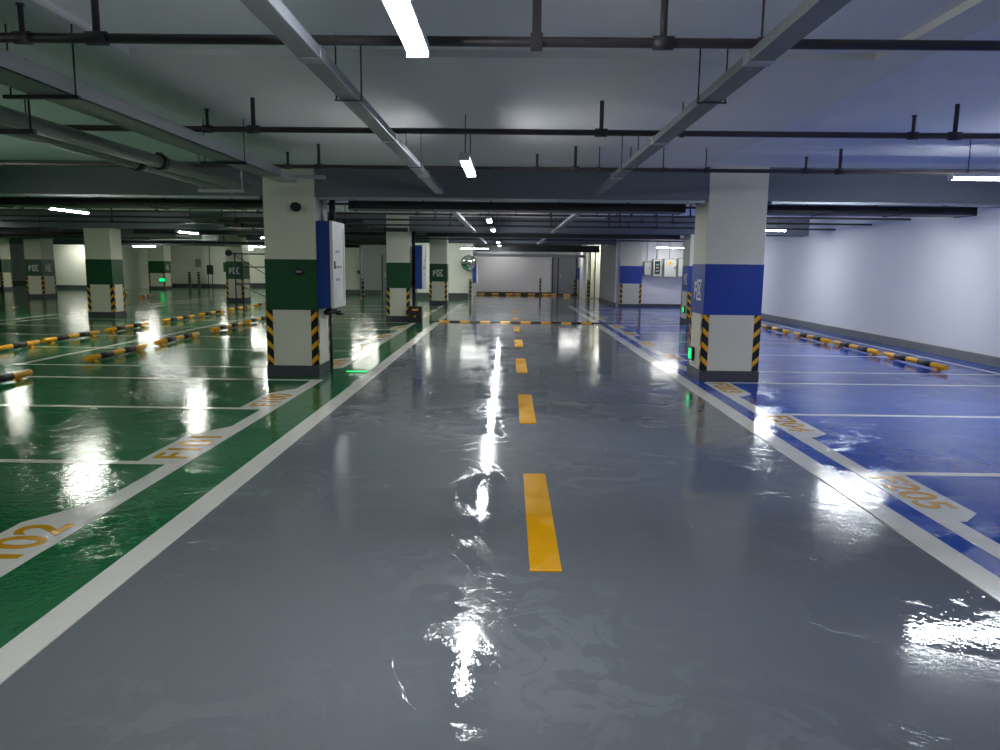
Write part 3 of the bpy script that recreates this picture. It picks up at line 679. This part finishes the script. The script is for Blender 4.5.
t = thing('green_board', (-17.9, 48.2, 0.003), 'plain green board on a thin post beside the lettered column', 'sign')
MB().box(-0.36, 0.36, -0.02, 0.02, 1.02, 1.62).build('board', 'bandg', t); MB().tube((0.05, 0.04, 0), (0.05, 0.04, 1.6), 0.035, 8).build('post', 'dark', t)
t = thing('blue_board', (3.98, 41.9, 0.0), 'small blue board beside the grey double doors', 'sign')
MB().box(-0.22, 0.2, -0.03, 0.02, 0.9, 1.55).build('board', 'cabb', t); MB().tube((-0.1, 0.0, 0), (-0.1, 0.0, 0.9), 0.02, 8).build('post', 'dark', t)
t = thing('wall_pipe', (-6.98, 35.6, 0.0), 'vertical grey pipe with valve before the white recess wall', 'pipe')
MB().tube((0, 0, 0.003), (0, 0, 2.9), 0.06, 12).build('pipe', 'walld', t)
MB().ball((-0.1, 0, 1.25), 0.09).tube((-0.1, 0, 1.25), (0, 0, 1.25), 0.03, 8).build('valve', 'dark', t)
t = thing('wall_pipe', (-4.05, 33.0, 0.0), 'thin pipe with black extinguisher hook left of the farthest green-banded column', 'pipe')
MB().tube((0, 0, 0.003), (0, 0, 1.6), 0.03, 10).build('pipe', 'walld', t)
MB().box(-0.06, 0.06, -0.07, 0.0, 0.95, 1.35, 0.02).build('black_box', 'dark', t)

# scaffold tower
t = thing('scaffold_tower', (-9.85, 29.5, 0.003), 'thin metal scaffold tower partly behind the cabinet column', 'scaffold')
for sx in (-0.72, 0.72):
    for sy in (-0.4, 0.4):
        MB().tube((sx, sy, 0.1), (sx, sy, 2.0), 0.025, 8).build('post', 'dark', t)
        MB().tube((sx - 0.03, sy, 0.07), (sx + 0.03, sy, 0.07), 0.07, 14).build('castor', 'black', t)
s = MB()
for z in (0.8, 1.45, 1.95):
    s.tube((-0.72, -0.4, z), (0.72, -0.4, z), 0.02, 8).tube((-0.72, 0.4, z), (0.72, 0.4, z), 0.02, 8)
    s.tube((-0.72, -0.4, z), (-0.72, 0.4, z), 0.02, 8).tube((0.72, -0.4, z), (0.72, 0.4, z), 0.02, 8)
s.build('rail', 'dark', t)
MB().tube((-0.72, -0.4, 1.9), (0.72, -0.4, 1.0), 0.015, 8).tube((-0.72, -0.4, 0.8), (0.72, -0.4, 0.2), 0.015, 8).build('brace', 'dark', t)
MB().box(-0.75, 0.75, -0.4, 0.4, 0.78, 0.83).build('platform', 'walld', t)
MB().tube((-0.95, -0.45, 1.98), (-0.95, -0.35, 1.98), 0.12, 18).box(-0.95, -0.7, -0.42, -0.38, 1.93, 1.97).build('work_light', 'black', t)

# ---------------------------------------------------------------- camera and world
sc = bpy.context.scene
PITCH, YAW, ROLL = R(8.27), R(0.6), R(0.65)
Fw = Vector((-math.cos(PITCH) * math.sin(YAW), math.cos(PITCH) * math.cos(YAW), -math.sin(PITCH)))
R0 = Vector((math.cos(YAW), math.sin(YAW), 0)); U0 = R0.cross(Fw)
Rt = R0 * math.cos(ROLL) + U0 * math.sin(ROLL); Up = -R0 * math.sin(ROLL) + U0 * math.cos(ROLL)
cam = bpy.data.cameras.new('camera'); cam.sensor_width = 36; cam.lens = 27.0; cam.clip_start = 0.05; cam.clip_end = 200
co = bpy.data.objects.new('camera', cam); COL.objects.link(co)
mw = Matrix((Rt, Up, -Fw)).transposed().to_4x4(); mw.translation = Vector((0, 0, 1.6))
co.matrix_world = mw; sc.camera = co
w = bpy.data.worlds.new('world'); sc.world = w; w.use_nodes = True
w.node_tree.nodes['Background'].inputs['Color'].default_value = (0.6, 0.7, 0.85, 1)
w.node_tree.nodes['Background'].inputs['Strength'].default_value = 0.0
sc.view_settings.view_transform = 'Standard'; sc.view_settings.look = 'None'
sc.view_settings.exposure = 1.20; sc.view_settings.gamma = 1.0; sc.view_settings.use_curve_mapping = False
